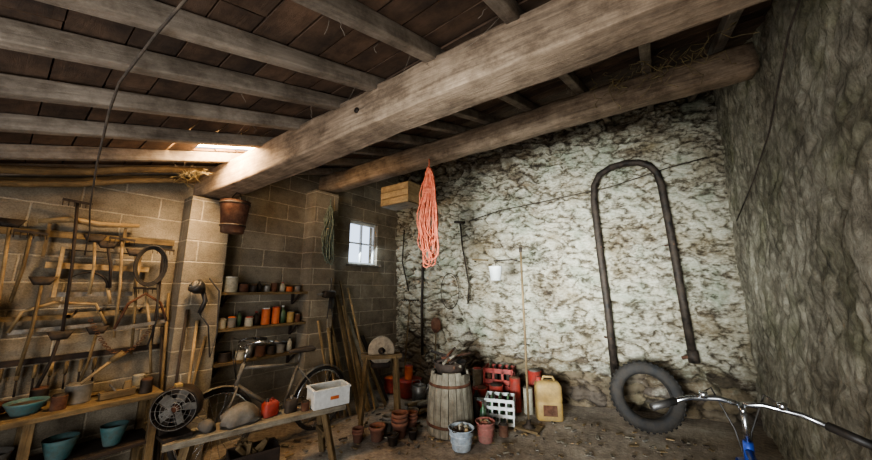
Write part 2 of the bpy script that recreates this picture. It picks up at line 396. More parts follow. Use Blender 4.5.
vs=[V((x,y,roof(x,y)+.15+dz)) for dz in(0,.01) for x,y in((-3.22,.60),(-2.68,.60),(-2.68,1.38),(-3.22,1.38))]
b.add(vs,[(3,2,1,0),(4,5,6,7),(0,1,5,4),(1,2,6,5),(2,3,7,6),(3,0,4,7)],g); b.done()
for v in (.02,-.50,-.98,-1.42,-1.76,-2.2,-2.70,-3.22,-3.7,.5):
    b=B('ceiling_rafter'); ye=4.14+(v+3.82)*.288-.02
    rough_beam(b,(v,-1.5,roof(v,-1.5)+.045),(v+.02,ye,roof(v,ye)+.045),.07,.085,W_raft,seg=60,amp=.009,rnd=.008,seed=v*3)
    b.done()
b=B('ceiling_beam'); rough_beam(b,(-3.95,1.2,2.575),(.72,1.54,2.80),.24,.255,W_beam,90,.013,.022,1)
b.lathe([(0,0),(.02,0),(.02,.012),(0,.012)],iron,M=Matrix.Translation((-1.55,1.255,2.70))@Matrix.Rotation(math.pi/2,4,'X'),n=6)
b.done()
b=B('ceiling_beam'); rough_beam(b,(-3.95,2.6,2.985),(.70,3.22,3.30),.20,.24,W_beam,90,.02,.045,5); b.done()
b=B('wall_plate_log')
for k,(x,z,r) in enumerate(((-3.72,-.03,.035),(-3.5,-.0,.03),(-3.62,-.07,.025))):
    pts=[(x+.03*math.sin(i),-.9+i*.24,roof(x,-.9+i*.24)+z+.01*math.cos(i*2)) for i in range(9)]
    b.tube(pts,r,W_old,8)
b.done()
b=B('window_1')
for y0,y1,z0,z1 in ((3.09,3.12,1.9,2.58),(3.63,3.66,1.9,2.58),(3.12,3.63,1.9,1.94),(3.12,3.63,2.54,2.58),(3.365,3.385,1.94,2.54),(3.12,3.63,2.23,2.25)):
    b.box(((-3.93),(y0+y1)/2,(z0+z1)/2),(.04,y1-y0,z1-z0),whitep)
b.done()
b=B('window_sill'); b.box((-3.83,3.375,1.89),(.10,.66,.03),greyp); b.done(.004)

# ---------------------------------------------------------------- U pipe
b=B('bent_rusty_pipe')
P=[(3.21,.42),(3.20,1.2),(3.17,2.0),(3.15,2.75),(3.17,2.98),(3.25,3.14),(3.40,3.23),(3.58,3.27),(3.75,3.26),(3.87,3.20),(3.95,3.08),(3.98,2.9),(4.01,2.3),(4.04,1.5),(4.07,.75)]
b.tube([SW(s,z,.16) for s,z in P],.044,iron,12)
b.tube([SW(4.07,.80,.16),SW(4.08,.66,.16)],.058,iron,12)
b.tube([SW(4.07,.74,.16),SW(3.97,.70,.12)],.02,rust)
for s,z in ((3.18,2.1),(4.02,2.1),(3.20,.9)): b.tube([SW(s-.06,z,.07),SW(s,z,.21),SW(s+.06,z,.07)],.01,rust)
b.tube([SW(3.21,.42,.16),SW(3.22,.30,.10)],.025,iron)
b.done()
b=B('electric_wire')
b.tube([SW(1.3,2.62,.07),SW(1.8,2.75,.09),SW(2.5,2.84,.09),SW(3.4,2.97,.085),SW(4.1,3.16,.085),SW(4.55,3.25,.08)],.008,cord,6); b.done()
def hank(name,c,top,bot,w,mat,n=16,r=.009,tail=0,ang=0):
    b=B(name); ca,sa=math.cos(ang),math.sin(ang)
    for i in range(n):
        ww=w*random.uniform(.25,1); bt=bot+random.uniform(0,.3)*(top-bot); oy=random.uniform(-.045,.045); ox=random.uniform(-.05,.05); ph=random.random()*6
        pts=[]
        for k in range(26):
            a=2*math.pi*k/26; h=(1-math.cos(a))/2
            x=math.sin(a)*ww/2*(.45+.55*h)*(1+.2*math.sin(3*a+ph))+ox*h+.014*math.sin(5*a+ph); z=top-(top-bt)*h; y=oy*h+.018*math.sin(2*a+ph)
            pts.append((c[0]+x*ca-y*sa,c[1]+x*sa+y*ca,z))
        b.tube(pts,r,mat,5,closed=True)
    zt=top-(top-bot)*.22
    for k in range(4):
        b.tube([(c[0]+.055*w/.26*math.cos(a)*ca,c[1]+.045*math.sin(a)+.055*math.cos(a)*sa,zt-k*.016) for a in [q*math.pi/5 for q in range(10)]],r,mat,5,closed=True)
    b.tube([(c[0],c[1],top+.0),(c[0],c[1],top+.1)],r,mat,5)
    b.done()
hank('orange_rope_hank',(-2.05,2.70),2.88,1.74,.24,ropeo,22,.0078,ang=.6)
hank('green_rope_hank',(-3.54,2.50),2.62,1.84,.16,ropeg,14,.008,ang=1.4)
b=B('wooden_nest_box'); c=V((-2.66,2.92,2.70))
for sx in(-1,1): b.box(c+V((sx*.22,0,0)),(.02,.26,.26),W_light)
for sy in(-1,1):
    for k in(-1,0,1): b.box(c+V((0,sy*.13,k*.085)),(.46,.015,.078),W_light)
b.box(c+V((0,0,-.125)),(.46,.26,.015),W_old)
b.done(.002)
b=B('rusty_bucket'); cx,cy=-3.30,1.27
b.lathe([(0,2.06),(.095,2.06),(.125,2.36),(.130,2.365),(.12,2.355),(.092,2.075),(0,2.075)],rust,loc=(cx,cy,0),n=24)
for z,r in((2.12,.103),(2.33,.124)): b.lathe([(r,z),(r+.006,z),(r+.006,z+.015),(r,z+.015)],iron,loc=(cx,cy,0))
b.tube([(cx-.125,cy,2.34),(cx-.08,cy,2.43),(cx,cy,2.455),(cx+.08,cy,2.43),(cx+.125,cy,2.34)],.005,iron,6)
b.done()
b=B('hanging_cable')
b.tube([(-.95,.26,roof(-.95,.26)),(-1.4,.22,2.45),(-1.83,.2,2.42),(-1.95,.2,2.33),(-2.5,.25,2.22),(-3.2,.33,2.08),(-3.68,.40,2.0),(-3.68,.40,1.8)],.005,cord,6)
b.done()

# ---------------------------------------------------------------- bay shelves + goods
for nme,z in (('wall_shelf',1.49),('wall_shelf',1.13),('wall_shelf',.80)):
    b=B(nme); b.box((-3.745,1.845,z),(.20,.96,.028),W_old)
    for y in (1.45,2.24): b.beam((-3.84,y,z-.015),(-3.84,y,z-.14),.03,.02,W_dark); b.beam((-3.84,y,z-.13),(-3.68,y,z-.016),.02,.02,W_dark)
    b.done(.003)
def can(name,x,y,z,r,h,m,lid=None):
    b=B(name); b.lathe([(0,z),(r,z),(r*1.03,z+.004),(r,z+.01),(r,z+h-.01),(r*1.04,z+h-.005),(r*1.02,z+h),(r*.9,z+h),(r*.88,z+h-.012),(0,z+h-.012)],m,loc=(x,y,0),n=20)
    if lid: b.lathe([(r*.86,z+h-.01),(r*.86,z+h+.01),(0,z+h+.012)],lid,loc=(x,y,0),n=20)
    b.done()
def bottle(name,x,y,z,r,h,m,capm):
    b=B(name); b.lathe([(0,z),(r,z),(r,z+h*.6),(r*.85,z+h*.68),(r*.35,z+h*.8),(r*.32,z+h*.92),(0,z+h*.92)],m,loc=(x,y,0),n=18)
    b.lathe([(r*.4,z+h*.9),(r*.4,z+h),(0,z+h)],capm,loc=(x,y,0),n=14); b.done()
z=1.5045
can('paint_can',-3.73,1.47,z,.075,.15,creamp,whitep)
can('rusty_tin_can',-3.74,1.61,z,.05,.085,rust,iron)
can('rusty_tin_can',-3.72,1.71,z,.035,.07,iron,rust)
bottle('oil_bottle',-3.75,1.78,z,.028,.12,iron,blackp)
can('tin_can',-3.73,1.86,z,.035,.07,steel)
can('rusty_tin_can',-3.75,1.95,z,.035,.10,rust)
bottle('oil_bottle',-3.73,2.04,z,.028,.11,creamp,redp)
can('tin_can',-3.74,2.13,z,.038,.06,orangep)
can('tin_can',-3.74,2.24,z,.035,.07,greyp)
z=1.1445
can('paint_can',-3.73,1.43,z,.045,.09,creamp,greyp)
can('paint_can',-3.73,1.53,z,.04,.10,greyp,orangep)
bottle('green_bottle',-3.77,1.61,z,.03,.16,greenp,blackp)
can('paint_can',-3.71,1.69,z,.04,.09,creamp,redp)
bottle('oil_bottle',-3.75,1.78,z,.035,.15,iron,redp)
can('orange_canister',-3.74,1.88,z,.045,.17,orangep,whitep)
can('orange_canister',-3.73,1.99,z,.042,.18,orangep,redp)
bottle('green_bottle',-3.75,2.08,z,.038,.20,greenp,whitep)
can('paint_can',-3.73,2.17,z,.04,.12,yell,steel)
can('rusty_tin_can',-3.73,2.26,z,.035,.09,rust,steel)
z=.8145
can('rusty_tin_can',-3.74,1.5,z,.06,.09,iron)
can('paint_can',-3.72,1.64,z,.045,.08,creamp,greyp)
bottle('spray_can',-3.74,1.74,z,.03,.15,steel,redp)
can('rusty_tin_can',-3.73,1.85,z,.05,.11,rust)
can('rusty_tin_can',-3.73,1.97,z,.045,.09,iron)
can('paint_can',-3.74,2.08,z,.05,.10,greyp,steel)
bottle('spray_can',-3.74,2.19,z,.03,.16,creamp,blackp)
def lampthing(name,c):
    b=B(name); c=V(c); M=Matrix.Translation(c)@Euler((.9,.5,0)).to_matrix().to_4x4()
    b.lathe([(0,0),(.03,.0),(.06,.05),(.065,.10),(.05,.11),(.0,.105)],blackp,M=M,n=18)
    b.lathe([(0,.1),(.045,.112),(0,.115)],greyp,M=M,n=18)
    b.tube([c+V((0,0,.0)),c+V((.0,.03,-.09)),c+V((-.01,.0,-.2))],.02,blackp,10)
    b.tube([c+V((-.01,0,-.2)),c+V((0,.08,-.32)),c+V((.01,.12,-.6)),c+V((0,.16,-.4)),c+V((-.01,.14,0)),c+V((-.03,.05,.12))],.007,blackp,6)
    b.done()
lampthing('inspection_lamp',(-3.53,1.17,1.52))
b=B('electric_drill'); c=V((-3.54,2.55,1.47))
b.loft([(-.09,.03,.035),(-.07,.04,.045),(.05,.04,.045),(.08,.03,.035)],iron,M=Matrix.Translation(c)@Euler((1.57,0,0)).to_matrix().to_4x4(),n=16)
b.tube([c+V((0,-.08,0)),c+V((0,-.16,0))],[.02,.012],steel,10)
b.loft([(-.16,.026,.034),(-.14,.02,.028),(0,.022,.03)],blackp,M=Matrix.Translation(c+V((0,.05,-.02))),n=14)
b.tube([c+V((0,.05,-.17)),c+V((.02,.09,-.32)),c+V((0,.0,-.3)),c+V((-.02,.05,.1)),c+V((-.04,.05,.2))],.007,blackp,6)
b.done()

# ---------------------------------------------------------------- tools on block wall
b=B('bow_saw'); X=-3.76
b.tube([(X,.12,1.24),(X,.16,1.38),(X,.3,1.44),(X,.52,1.42),(X,.60,1.26)],.011,W_light,8)
b.beam((X,.12,1.24),(X,.60,1.26),.003,.03,steel); b.done()
b=B('bow_saw'); X=-3.68
b.tube([(X,.64,1.22),(X,.70,1.42),(X,.80,1.50),(X,.91,1.42),(X,.97,1.26)],.010,rust,8)
b.beam((X,.64,1.22),(X,.97,1.26),.003,.03,steel); b.done()
b=B('wooden_yoke'); b.tube([(-3.77,.14,2.04),(-3.76,.3,2.08),(-3.75,.45,2.06),(-3.76,.7,2.09)],[.016,.024,.024,.014],W_light,10)
b.beam((-3.78,.2,2.06),(-3.78,.2,1.78),.018,.018,W_old); b.beam((-3.78,.62,2.06),(-3.78,.62,1.80),.018,.018,W_old); b.done()
b=B('frame_saw')
b.beam((-3.80,.22,1.72),(-3.80,.82,1.71),.03,.045,W_light); b.beam((-3.76,.29,1.86),(-3.76,.29,1.48),.022,.028,W_light); b.beam((-3.76,.74,1.86),(-3.76,.74,1.48),.022,.028,W_light)
b.beam((-3.76,.27,1.50),(-3.76,.76,1.50),.003,.035,steel); b.tube([(-3.76,.29,1.84),(-3.76,.74,1.84)],.005,cord,5); b.done()
b=B('tool_rack'); b.beam((-3.80,.36,1.34),(-3.80,.98,1.35),.03,.04,W_light); b.beam((-3.80,.0,1.33),(-3.80,.40,1.33),.03,.03,W_old)
b.beam((-3.82,-.3,1.95),(-3.82,.98,1.97),.02,.05,W_old); b.beam((-3.82,-.3,1.02),(-3.82,.98,1.03),.02,.04,W_dark)
for y in (.42,.55,.68,.8,.92): b.tube([(-3.79,y,1.35),(-3.72,y,1.38)],.008,iron,6)
b.done()
for k,(y0,z0,y1,z1,m,hd) in enumerate(((.31,2.22,.37,1.18,W_dark,0),(.44,1.94,.47,1.5,W_light,1),(.60,1.96,.655,1.15,W_light,0),(.70,1.85,.78,1.0,W_old,1),(.55,1.22,.5,.80,W_old,1),(.88,1.9,.9,1.0,W_dark,0),(.12,1.95,.10,1.45,W_old,0),(.02,2.0,.05,1.05,W_light,1),(.22,1.6,.2,.95,W_old,1),(.80,1.55,.93,.82,W_light,0),(.36,1.2,.3,.84,W_dark,1),(.52,1.9,.58,1.55,W_dark,1))):
    b=B('tool_handle'); b.tube([(-3.715,y0,z0),(-3.715,(y0+y1)/2+.01,(z0+z1)/2),(-3.73,y1,z1)],.010,m,8)
    if hd: b.loft([(-.02,.012,.04),(.0,.016,.05),(.04,.010,.07)],iron,M=Matrix.Translation((-3.715,y0,z0-.01)),n=12)
    else:
        b.beam((-3.70,y0-.08,z0),(-3.70,y0+.08,z0-.01),.015,.018,iron)
        for q in range(6): b.tube([(-3.70,y0-.075+.03*q,z0),(-3.68,y0-.075+.03*q,z0-.05)],.003,iron,4)
    b.done()
b=B('black_hose')
for k in range(3): b.tube([(-3.67+.012*k,.80+(.09+.01*k)*math.cos(a),1.74+(.15+.012*k)*math.sin(a)) for a in [q*math.pi/12 for q in range(24)]],.007,rubber,6,closed=True)
b.tube([(-3.66,.86,1.62),(-3.65,.90,1.3),(-3.66,.86,1.05)],.007,rubber,6); b.done()
b=B('hanging_chisels')
for k in range(9):
    y=-.02+.075*k; z=1.0; b.tube([(-3.79,y,z),(-3.79,y,z-.09)],.012,W_light if k%2 else W_old,7); b.tube([(-3.79,y,z-.09),(-3.79,y+.004,z-.2)],.006,iron,6)
b.done()
b=B('sickle'); pts=[(-3.745,.45+.12*math.cos(a),1.55+.12*math.sin(a)) for a in [i*.3 for i in range(9)]]
b.tube(pts,[.003+.009*(1-i/8) for i in range(9)],iron,6); b.tube([pts[0],(-3.745,.60,1.42)],.011,W_light,8); b.done()
b=B('wicker_basket'); M=Matrix.Translation((-3.74,-.10,1.36))@Matrix.Rotation(math.pi/2,4,'Y')
b.lathe([(0,-.06),(.08,-.06),(.14,.0),(.16,.05),(.15,.055),(.13,.01),(.07,-.045),(0,-.045)],W_dark,M=M,n=28)
for k in range(4): b.lathe([(.08+.022*k,-.066+.026*k),(.088+.022*k,-.06+.026*k),(.08+.022*k,-.05+.026*k)],W_dark,M=M,n=28)
b.done()
b=B('rusty_chain')
for k in range(34):
    t=k/33; y=.5+.42*t; z=1.30-.28*math.sin(t*math.pi); c=V((-3.69,y,z)); 
    b.tube([c+V((.010*math.cos(a) if k%2 else 0, .013*math.sin(a), (0 if k%2 else .010*math.cos(a)))) for a in [q*math.pi/4 for q in range(8)]],.003,rust,4,closed=True)
b.done()
# left bench
b=B('wall_workbench'); 
b.box((-3.63,.28,.70),(.40,1.36,.035),W_old); b.box((-3.63,.28,.36),(.36,1.32,.025),W_dark)
for y in(-.36,.28,.92):
    b.beam((-3.47,y,.685),(-3.47,y,0),.05,.05,W_old); b.beam((-3.8,y,.685),(-3.8,y,0),.05,.05,W_old)
b.done(.003)
def bowl(name,x,y,z,r,h,m,inner=None):
    b=B(name); b.lathe([(0,z),(r*.6,z),(r*.65,z+.01),(r*.95,z+h*.8),(r*1.03,z+h),(r*.97,z+h),(r*.88,z+h*.8),(r*.58,z+.02),(0,z+.02)],m,loc=(x,y,0),n=26)
    if inner: b.lathe([(r*.87,z+h*.75),(r*.4,z+h*.85),(0,z+h*.88)],inner,loc=(x,y,0),n=20)
    b.done()
zt=.718
bowl('enamel_bowl',-3.6,.26,zt,.10,.08,tealp,soil)
can('paint_pot',-3.64,.50,zt,.07,.13,greyp)
bowl('wooden_bowl',-3.56,.02,zt,.13,.07,W_dark)
b=B('mallet'); b.tube([(-3.62,.5,zt+.13),(-3.64,.68,zt+.29)],.012,W_light,8); b.loft([(-.045,.022,.022),(.045,.022,.022)],W_old,M=Matrix.Translation((-3.64,.68,zt+.29))@Euler((-.9,0,0)).to_matrix().to_4x4(),n=12); b.done()
b=B('hand_plane'); b.box((-3.55,.70,zt+.03),(.06,.20,.05),W_old); b.loft([(0,.015,.03),(.06,.012,.02)],W_old,loc=(-3.55,.75,zt+.05)); b.box((-3.55,.67,zt+.07),(.05,.01,.08),steel,rot=(.6,0,0)); b.done(.003)
b=B('handsaw'); b.beam((-3.70,.62,zt+.02),(-3.62,.92,zt+.03),.10,.003,steel); b.loft([(0,.02,.05),(.025,.02,.05)],W_light,loc=(-3.72,.60,zt+.005)); b.done()
can('rusty_tin_can',-3.54,.40,zt,.04,.09,rust,iron); can('rusty_tin_can',-3.52,.86,zt,.04,.10,iron,rust); can('rusty_tin_can',-3.74,.32,zt,.045,.12,iron,rust); can('tin_can',-3.76,.86,zt,.04,.1,creamp)
bowl('wooden_bowl',-3.76,.14,zt,.07,.06,rust)
for i,(x,y,r,m) in enumerate(((-3.58,.45,.09,tealp),(-3.58,.72,.08,tealp),(-3.6,.15,.10,greyp),(-3.6,-.15,.10,iron))):
    bowl('storage_bowl',x,y,.375,r,.14,m,soil)
for i,(x,y,r,m) in enumerate(((-3.6,.55,.12,tealp),(-3.6,.14,.12,greyp))):
    b=B('metal_bucket'); b.lathe([(0,0),(r*.75,0),(r,.22),(r*1.03,.225),(r*.96,.22),(r*.72,.015),(0,.015)],m,loc=(x,y,0)); b.tube([(x,y-r,.21),(x+.06,y-r*.5,.24),(x+.08,y,.25),(x+.06,y+r*.5,.24),(x,y+r,.21)],.004,iron,5); b.done()
b=B('leaning_pole_bundle')
for i,(p0,p1,r,m) in enumerate((((-3.44,1.10,0),(-3.60,1.18,1.25),.013,W_light),((-3.42,1.04,0),(-3.60,1.26,1.1),.011,W_old),((-3.42,1.0,0),(-3.60,1.09,1.35),.011,W_dark),((-3.50,.985,0),(-3.80,.99,1.5),.012,W_old),((-3.46,1.0,0),(-3.79,.98,1.2),.015,W_dark))):
    q0,q1=V(p0),V(p1); mid=(q0+q1)/2+V((.01,.005,0)); b.tube([q0,mid,q1],r,m,8)
b.done()

# ---------------------------------------------------------------- plank bench
b=B('plank_bench'); p0=V((-3.10,.90,.44)); p1=V((-2.72,2.18,.44)); dd=(p1-p0).normalized(); sx=dd.cross(V((0,0,1)))
b.beam(p0,p1,.24,.045,W_grey)
for t in(.12,.86):
    q=p0.lerp(p1,t)
    for s_ in(-1,1): b.beam(q+sx*s_*.07-V((0,0,.02)),q+sx*s_*.15+dd*(.08 if t>.5 else -.08)-V((0,0,.44)),.05,.05,W_old)
    b.beam(q+sx*.1-V((0,0,.2)),q-sx*.1-V((0,0,.2)),.03,.05,W_old)
b.done(.004)
def onb(t,o=0): q=p0.lerp(p1,t)+sx*o; return q.x,q.y
zb=.4635
x,y=onb(.90)
b=B('white_plastic_crate'); Rz=Matrix.Rotation(-.29,4,'Z')
T=Matrix.Translation((x,y,zb))@Rz
b.box(None,(.22,.33,.012),whitep,M=T@Matrix.Translation((0,0,.006)))
for sxx in(-1,1):
    b.box(None,(.008,.33,.15),whitep,M=T@Matrix.Translation((sxx*.11,0,.08))); b.box(None,(.024,.35,.014),whitep,M=T@Matrix.Translation((sxx*.112,0,.158)))
for syy in(-1,1):
    b.box(None,(.22,.008,.15),whitep,M=T@Matrix.Translation((0,syy*.165,.08))); b.box(None,(.22,.024,.014),whitep,M=T@Matrix.Translation((0,syy*.167,.158)))
b.box(None,(.003,.08,.03),orangep,M=T@Matrix.Translation((.116,.02,.08)))
b.done(.003)
b=B('round_electric_fan'); gx,gy=onb(.05); c=V((gx-.02,gy,.67))
dirn=Matrix.Translation(c)@Euler((math.radians(90),0,math.radians(55))).to_matrix().to_4x4()
b.lathe([(0,-.16),(.05,-.16),(.07,-.14),(.07,-.02),(.03,0),(.03,.02),(0,.02)],iron,M=dirn,n=24)
b.lathe([(.0,-.052),(.135,-.05),(.15,-.05),(.152,.06),(.145,.07),(.135,.06),(.133,-.045),(0,-.045)],iron,M=dirn,n=36)
for k in range(5):
    a=k*2*math.pi/5
    b.box(None,(.085,.065,.004),greyp,M=dirn@Matrix.Rotation(a,4,'Z')@Matrix.Translation((.078,0,.02))@Matrix.Rotation(.5,4,'X'))
b.lathe([(0,.03),(.028,.03),(.024,.055),(0,.06)],rust,M=dirn,n=18)
for r in(.14,.11,.08,.05,.025): 
    b.tube([dirn@V((r*math.cos(a),r*math.sin(a),.075+.02*(1-r/.14))) for a in [q*math.pi/14 for q in range(28)]],.0022,steel,5,closed=True)
for k in range(14):
    a=k*math.pi/7; b.tube([dirn@V((.142*math.cos(a),.142*math.sin(a),.068)),dirn@V((.02*math.cos(a),.02*math.sin(a),.095))],.0018,steel,4)
b.box((c.x,c.y,zb+.012),(.18,.18,.024),iron); b.beam((c.x-.05,c.y-.06,zb+.02),(c.x-.05,c.y-.06,.62),.05,.04,iron)
b.box((c.x+.02,c.y-.02,.825),(.06,.04,.025),yell)
b.done(.0015)
x,y=onb(.36); b=B('work_sack'); b.loft([(0,.09,.12),(.02,.10,.14),(.07,.095,.13),(.12,.075,.09),(.15,.03,.04)],greyp,loc=(x,y,zb),p=2.2,n=36,wob=.5); b.done()
x,y=onb(.53); b=B('red_petrol_can'); b.loft([(0,.045,.06),(.01,.05,.065),(.10,.05,.065),(.12,.035,.045)],redp,loc=(x-.02,y,zb),p=4); b.lathe([(.014,.12),(.014,.145),(0,.145)],blackp,loc=(x-.02,y-.03,zb),n=12); b.tube([(x-.02,y-.01,zb+.115),(x-.02,y+.01,zb+.145),(x-.02,y+.04,zb+.11)],.006,redp,6); b.done()
x,y=onb(.19); b=B('rag_pile'); b.loft([(0,.05,.05),(.03,.06,.06),(.06,.05,.05),(.08,.02,.03)],clothm,loc=(x+.02,y,zb),p=2.3,n=36,wob=.7); b.done()
x,y=onb(.65); b=B('oil_tin'); b.loft([(0,.035,.05),(.10,.035,.05),(.11,.025,.04)],leather,loc=(x,y,zb)); b.lathe([(.012,.11),(.012,.14),(0,.14)],steel,loc=(x,y,zb)); b.done()
can('rusty_tin_can',*onb(.735,.04),zb,.035,.07,rust,iron)
b=B('scrap_wood_box'); 
T=Matrix.Translation((-2.98,1.50,.116))@Rz
for sxx in(-1,1): b.box(None,(.01,.36,.22),W_dark,M=T@Matrix.Translation((sxx*.11,0,0)))
for syy in(-1,1): b.box(None,(.22,.01,.22),W_dark,M=T@Matrix.Translation((0,syy*.18,0)))
b.box(None,(.22,.36,.01),W_dark,M=T@Matrix.Translation((0,0,-.105)))
for k in range(8): b.beam(T@V((random.uniform(-.08,.08),random.uniform(-.1,.1),0)),T@V((random.uniform(-.08,.08),random.uniform(-.14,.14),.17)),.03,.03,W_old)
b.done(.002)

# ---------------------------------------------------------------- bicycle
def bicycle(name,loc,ang,fm,bar='up',rx=0,bw=1):
    b=B(name); T=Matrix.Translation(V(loc))@Matrix.Rotation(ang,4,'Z')@Matrix.Rotation(rx,4,'X')
    P=lambda x,y,z: T@V((x,y,z))
    R=.33
    for wx in(-.52,.52):
        M=T@Matrix.Translation((wx,0,R))@Matrix.Rotation(math.pi/2,4,'X')
        b.lathe([(R-.035,0)]+[(R-.018+.018*math.cos(a),.018*math.sin(a)) for a in [k*math.pi/5-math.pi for k in range(11)]],rubber,M=M,n=40)
        b.lathe([(R-.05,-.012),(R-.034,-.013),(R-.034,.013),(R-.05,.012),(R-.05,-.012)],chrome,M=M,n=40)
        b.lathe([(0,-.04),(.018,-.04),(.018,.04),(0,.04)],steel,M=M,n=12)
        for k in range(24):
            a=k*2*math.pi/24; b.tube([M@V((.018*math.cos(a+.4),.018*math.sin(a+.4),.02*(-1)**k)),M@V(((R-.04)*math.cos(a),(R-.04)*math.sin(a),0))],.0018,chrome,4,cap=False)
        b.lathe([(R+.012,-.025),(R+.02,0),(R+.012,.025)],fm,M=T@Matrix.Translation((wx,0,R))@Matrix.Rotation(-math.pi/2,4,'X')@Matrix.Rotation(math.pi if wx<0 else 1.35*math.pi,4,'Z') ,n=24,arc=math.pi*.9 if wx<0 else math.pi*.62)
    bb=(-.08,0,.29); st=(-.22,0,.74); hd=(.34,0,.80); hb=(.38,0,.66)
    tb=lambda a,c,r,m: b.tube([P(*a),P(*c)],r,m,10)
    tb(bb,st,.016,fm); tb(st,hd,.015,fm); tb(bb,hb,.018,fm); tb((.33,0,.84),(.39,0,.62),.02,fm)
    tb(st,(-.24,0,.86),.013,steel)
    for s_ in(-1,1):
        tb((bb[0],.02*s_,bb[2]),(-.52,.055*s_,R),.009,fm); tb((st[0],.02*s_,st[2]-.03),(-.52,.055*s_,R),.008,fm)
        b.tube([P(.385,.045*s_,.64),P(.42,.045*s_,.52),P(.52,.05*s_,R)],.011,fm,8)
    b.tube([P(.385,-.05,.64),P(.385,.05,.64)],.016,fm,8)
    M=T@Matrix.Translation((bb[0],-.05,bb[2]))@Matrix.Rotation(math.pi/2,4,'X')
    b.lathe([(.07,-.003),(.095,-.003),(.095,.003),(.07,.003),(.07,-.003)],steel,M=M,n=30)
    for s_,dx in((-1,.16),(1,-.16)):
        tb((bb[0],.07*s_,bb[2]),(bb[0]+dx,.08*s_,bb[2]-.05),.009,steel); b.box(None,(.08,.05,.02),blackp,M=T@Matrix.Translation((bb[0]+dx,.11*s_,bb[2]-.05)))
    tb((bb[0],-.05,bb[2]+.09),(-.52,-.05,R+.03),.004,iron); tb((bb[0],-.05,bb[2]-.09),(-.52,-.05,R-.03),.004,iron)
    M=T@Matrix.Translation((-.25,0,.88))@Matrix.Rotation(math.pi/2,4,'Y')
    b.loft([(-.14,.018,.06),(-.12,.03,.085),(-.04,.032,.07),(.05,.028,.03),(.13,.02,.02),(.14,.01,.01)],leather,M=M,p=2.2,n=16)
    ch=chrome
    tb((.33,0,.84),(.315,0,.97),.012,ch); tb((.315,0,.97),(.37,0,.99),.014,ch)
    if bar=='up':
        for s_ in(-1,1):
            pts=[P(.37,0,.99),P(.37,.06*s_*bw,.995),P(.35,.14*s_*bw,1.03),P(.27,.24*s_*bw,1.045),P(.14,.29*s_*bw,1.03)]; b.tube(pts,.011,ch,10)
            b.tube([P(.16,.283*s_*bw,1.033),P(.04,.315*s_*bw,1.012)],.017,blackp,10)
            b.tube([P(.26,.26*s_*bw,1.01),P(.42,.15*s_*bw,1.08),P(.42,.03*s_,.9),P(.38,0,.68)],.004,blackp,6)
    else:
        for s_ in(-1,1):
            pts=[P(.37,0,.99),P(.38,.08*s_,1.0),P(.35,.20*s_,.99),P(.30,.27*s_,.97)]; b.tube(pts,.012,ch,10)
            b.tube([P(.31,.26*s_,.973),P(.23,.36*s_,.945)],.018,blackp,10)
            b.tube([P(.33,.22*s_,.98),P(.37,.24*s_,.965),P(.30,.34*s_,.94)],.006,ch,6)
            b.tube([P(.35,.2*s_,.98),P(.46,.1*s_,1.03),P(.44,.03*s_,.85),P(.39,0,.66)],.004,blackp,6)
            b.lathe([(0,0),(.016,0),(.018,.03),(0,.03)],ch,M=T@Matrix.Translation((.35,.14*s_,1.0)),n=12)
    b.done()
bicycle('old_bicycle',(-3.36,1.86,0),math.radians(-92),greyp,rx=0,bw=.7)
bicycle('blue_bicycle',(.22,1.86,0),math.radians(90),bluep,bar='flat')

# ---------------------------------------------------------------- grindstone on stand
b=B('grindstone_on_stand'); c=V((-2.94,2.92,0)); zc=.80
ax=Matrix.Translation((c.x,c.y,zc))@Matrix.Rotation(math.radians(50),4,'Z')@Matrix.Rotation(math.pi/2,4,'X')
b.lathe([(0,-.035),(.15,-.035),(.16,-.028),(.16,.028),(.15,.035),(0,.035)],stonem,M=ax,n=36)
b.lathe([(0,-.15),(.014,-.15),(.014,.15),(0,.15)],iron,M=ax,n=10)
b.lathe([(0,-.045),(.04,-.045),(.04,.045),(0,.045)],iron,M=ax,n=14)
L_=lambda x,y,z:(Matrix.Translation(c)@Matrix.Rotation(math.radians(50),4,'Z'))@V((x,y,z))
for s_ in(-1,1):
    b.beam(L_(-.24,.09*s_,.74),L_(.24,.09*s_,.74),.04,.045,W_old)
    b.beam(L_(-.17,.09*s_,.74),L_(-.22,.14*s_,0),.04,.04,W_old); b.beam(L_(.17,.09*s_,.74),L_(.22,.14*s_,0),.04,.04,W_old)
b.beam(L_(-.2,-.12,.3),L_(-.2,.12,.3),.03,.03,W_old); b.beam(L_(.2,-.12,.3),L_(.2,.12,.3),.03,.03,W_old)
b.tube([L_(0,.15,.80),L_(0,.17,.66),L_(0,.26,.66)],.010,iron,8)
b.loft([(0,.11,.05),(.06,.12,.06)],W_dark,M=Matrix.Translation(L_(0,0,.60))@Matrix.Rotation(math.radians(50),4,'Z'),n=16)
b.done()
def pot(x,y,z,r,h,m=terra,st=1):
    b=B('flower_pot')
    for k in range(st):
        z0=z+k*h*.28
        b.lathe([(0,z0),(r*.68,z0),(r*.9,z0+h*.78),(r,z0+h*.78),(r*1.02,z0+h),(r*.9,z0+h),(r*.84,z0+h*.78),(r*.62,z0+.01),(0,z0+.01)],m,loc=(x+random.uniform(-.004,.004),y,0),n=24)
    if st==1: b.lathe([(r*.8,z+h*.7),(0,z+h*.74)],soil,loc=(x,y,0))
    b.done()
pot(-2.62,2.58,0,.085,.14); pot(-2.49,2.78,0,.09,.15,terra,3); pot(-2.66,2.78,0,.065,.13,greyp,2); pot(-2.60,3.12,0,.07,.15,greyp); pot(-2.48,2.97,0,.065,.12,terra,3); pot(-2.42,2.60,0,.06,.10,iron); pot(-2.76,2.44,0,.06,.10,terra,2); pot(-2.34,2.82,0,.05,.09,iron); pot(-2.62,2.95,0,.06,.16,W_dark)
